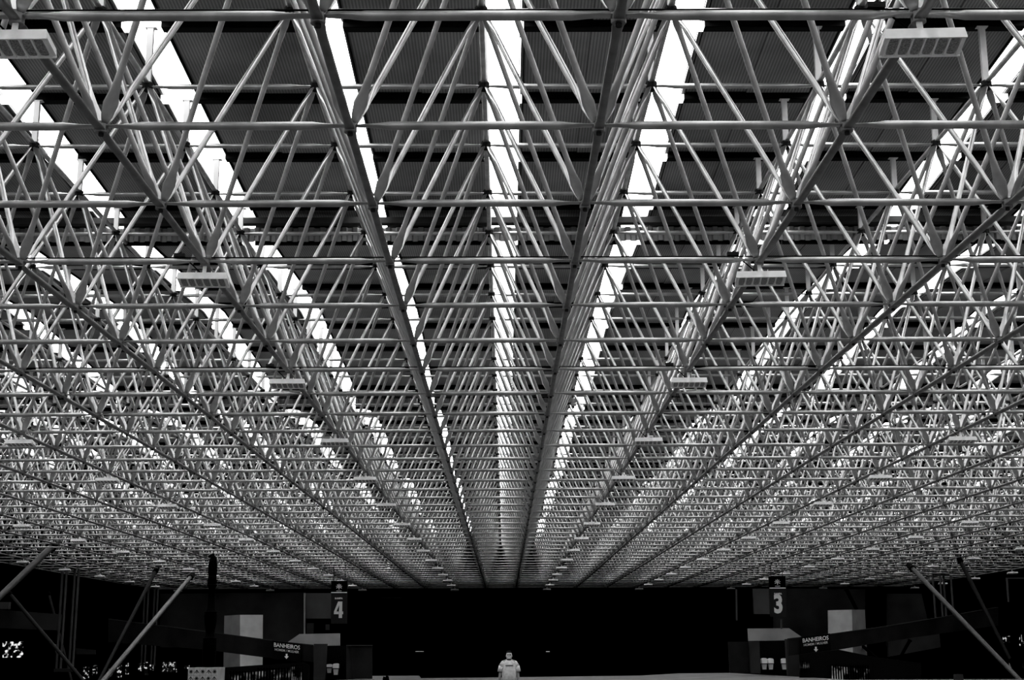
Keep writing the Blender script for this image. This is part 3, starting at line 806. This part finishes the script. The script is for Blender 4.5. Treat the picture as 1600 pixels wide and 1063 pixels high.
# nose, brow and lips as one with the head surface region
head.add([(-.011, -.095, 1.675), (.011, -.095, 1.675), (.020, -.098, 1.625), (-.020, -.098, 1.625), (0, -.130, 1.632), (0, -.098, 1.68), (0, -.10, 1.615)], [(0, 5, 4, 3), (5, 1, 2, 4), (3, 4, 6), (4, 2, 6), (0, 3, 6, 2, 1, 5)])
head.lathe([(.001, -.012), (.012, -.006), (.014, 0), (.012, .006), (.001, .010)], (0, -.097, 1.588), 10, 0, 1.9, .9)
for sgn in (-1, 1):
    head.lathe([(.004, -.030), (.016, -.018), (.019, .004), (.016, .022), (.004, .030)], (sgn*.085, .012, 1.64), 8, 0, .55, 1.1)
ho = head.build('head', M['face'], body, True); ho.scale = (1.08, 1.06, 1.0); ho.location.z = -.035
for sgn in (-1, 1):
    e = MB().lathe([(.002, -.009), (.013, -.004), (.014, .002), (.002, .008)], (sgn*.031, -.093, 1.668), 10, 0, 1.25, .7); e.build('eye', M['eye'], ho, True)
    e = MB().box(sgn*.031-.019, sgn*.031+.019, -.106, -.088, 1.683, 1.695); e.build('eyebrow', M['hair'], ho)
# hair cap: short, receding at the temples
hr = [(0, .030, 1.60, .070, .078), (0, .026, 1.64, .084, .086), (0, .022, 1.68, .088, .092), (0, .016, 1.72, .087, .095), (0, .006, 1.752, .080, .098), (0, .004, 1.778, .058, .078), (0, .006, 1.797, .022, .03)]
loft(hr).build('hair', M['hair'], ho, True)
# T-shirt: torso shell with sleeves
sh = loft([(0, 0, .86, .215, .155), (0, -.01, .95, .220, .165), (0, -.02, 1.05, .222, .175), (0, -.015, 1.15, .218, .170), (0, -.005, 1.27, .215, .155), (0, 0, 1.36, .222, .140), (0, 0, 1.42, .205, .120), (0, .0, 1.465, .150, .095), (0, 0, 1.495, .085, .078)], 28)
for sgn in (-1, 1):
    for (a, b_, r0, r1) in (((sgn*.165, 0, 1.405), (sgn*.235, .005, 1.30), .080, .084), ((sgn*.235, .005, 1.30), (sgn*.280, .01, 1.135), .084, .078)):
        sh.tube(a, b_, r0, r1, 18)
    sh.lathe([(.01, -.084), (.055, -.063), (.083, -.02), (.083, .02), (.055, .063), (.01, .084)], (sgn*.235, .005, 1.30), 16)
    sh.lathe([(.01, -.075), (.05, -.058), (.076, -.02), (.078, .02), (.055, .055), (.01, .074)], (sgn*.178, 0, 1.40), 16)
sh.build('t_shirt', M['shirt'], man, True)
cl = MB(); n = 20; v = []
for r, z in ((.092, 1.478), (.098, 1.49), (.090, 1.512), (.074, 1.515), (.07, 1.49)): pass
cl.lathe([(.094, 1.482), (.094, 1.498), (.072, 1.515), (.066, 1.508), (.070, 1.485)], (0, -.004, 0), 20, 0, 1, .95); cl.build('collar', M['dark_cloth'], man, True)
MB().box(-.115, .115, -.166, -.150, 1.318, 1.334).build('chest_print', M['dark_cloth'], man)
for sgn in (-1, 1):
    MB().lathe([(.070, -.008), (.082, -.006), (.082, .006), (.070, .008)], (sgn*.281, .01, 1.132), 18).build('sleeve_hem', M['dark_cloth'], man)
# trousers and shoes
tr = loft([(0, 0, .80, .19, .13), (0, 0, .88, .205, .145), (0, 0, .94, .20, .14), (0, 0, .97, .18, .12)])
for sgn in (-1, 1):
    tr.tube((sgn*.10, 0, .86), (sgn*.122, -.015, .48), .108, .082, 18); tr.tube((sgn*.122, -.015, .48), (sgn*.132, .01, .07), .082, .072, 18)
tr.build('trousers', M['dark_cloth'], man, True)
for sgn in (-1, 1):
    s = loft([(sgn*.135, -.06, 0, .052, .14), (sgn*.135, -.06, .03, .054, .145), (sgn*.135, -.045, .06, .047, .115), (sgn*.133, .0, .10, .05, .06)], 16); s.build('shoe', M['hair'], man, True)
# hands: palm and five separate fingers
for sgn, wx in ((-1, -.305), (1, .29)):
    P0 = Vector((wx, -.055, .85))
    pp = [tuple(P0), tuple(P0+Vector((0, -.012, -.045))), tuple(P0+Vector((0, -.02, -.085)))]; ee = [(0, 1), (1, 2)]; rr = [(.024, .030), (.018, .040), (.015, .038)]
    hand = skin_obj('hand', pp, ee, rr, M['skin'], body, 2)
    for i, ln in enumerate((.070, .080, .075, .058)):
        yb = -.03+i*.020; b0 = P0+Vector((0, -.012+yb+.01, -.075))
        fp = [tuple(b0), tuple(b0+Vector((-sgn*.004, -.004, -.03))), tuple(b0+Vector((-sgn*.014, -.006, -.03-ln*.35))), tuple(b0+Vector((-sgn*.030, -.006, -.03-ln*.62)))]
        skin_obj('finger', fp, [(0, 1), (1, 2), (2, 3)], [.009, .009, .008, .007], M['skin'], hand, 1)
    b0 = P0+Vector((-sgn*.006, -.035, -.03))
    skin_obj('thumb', [tuple(b0), tuple(b0+Vector((-sgn*.010, -.028, -.025))), tuple(b0+Vector((-sgn*.014, -.036, -.055)))], [(0, 1), (1, 2)], [.012, .010, .008], M['skin'], hand, 1)
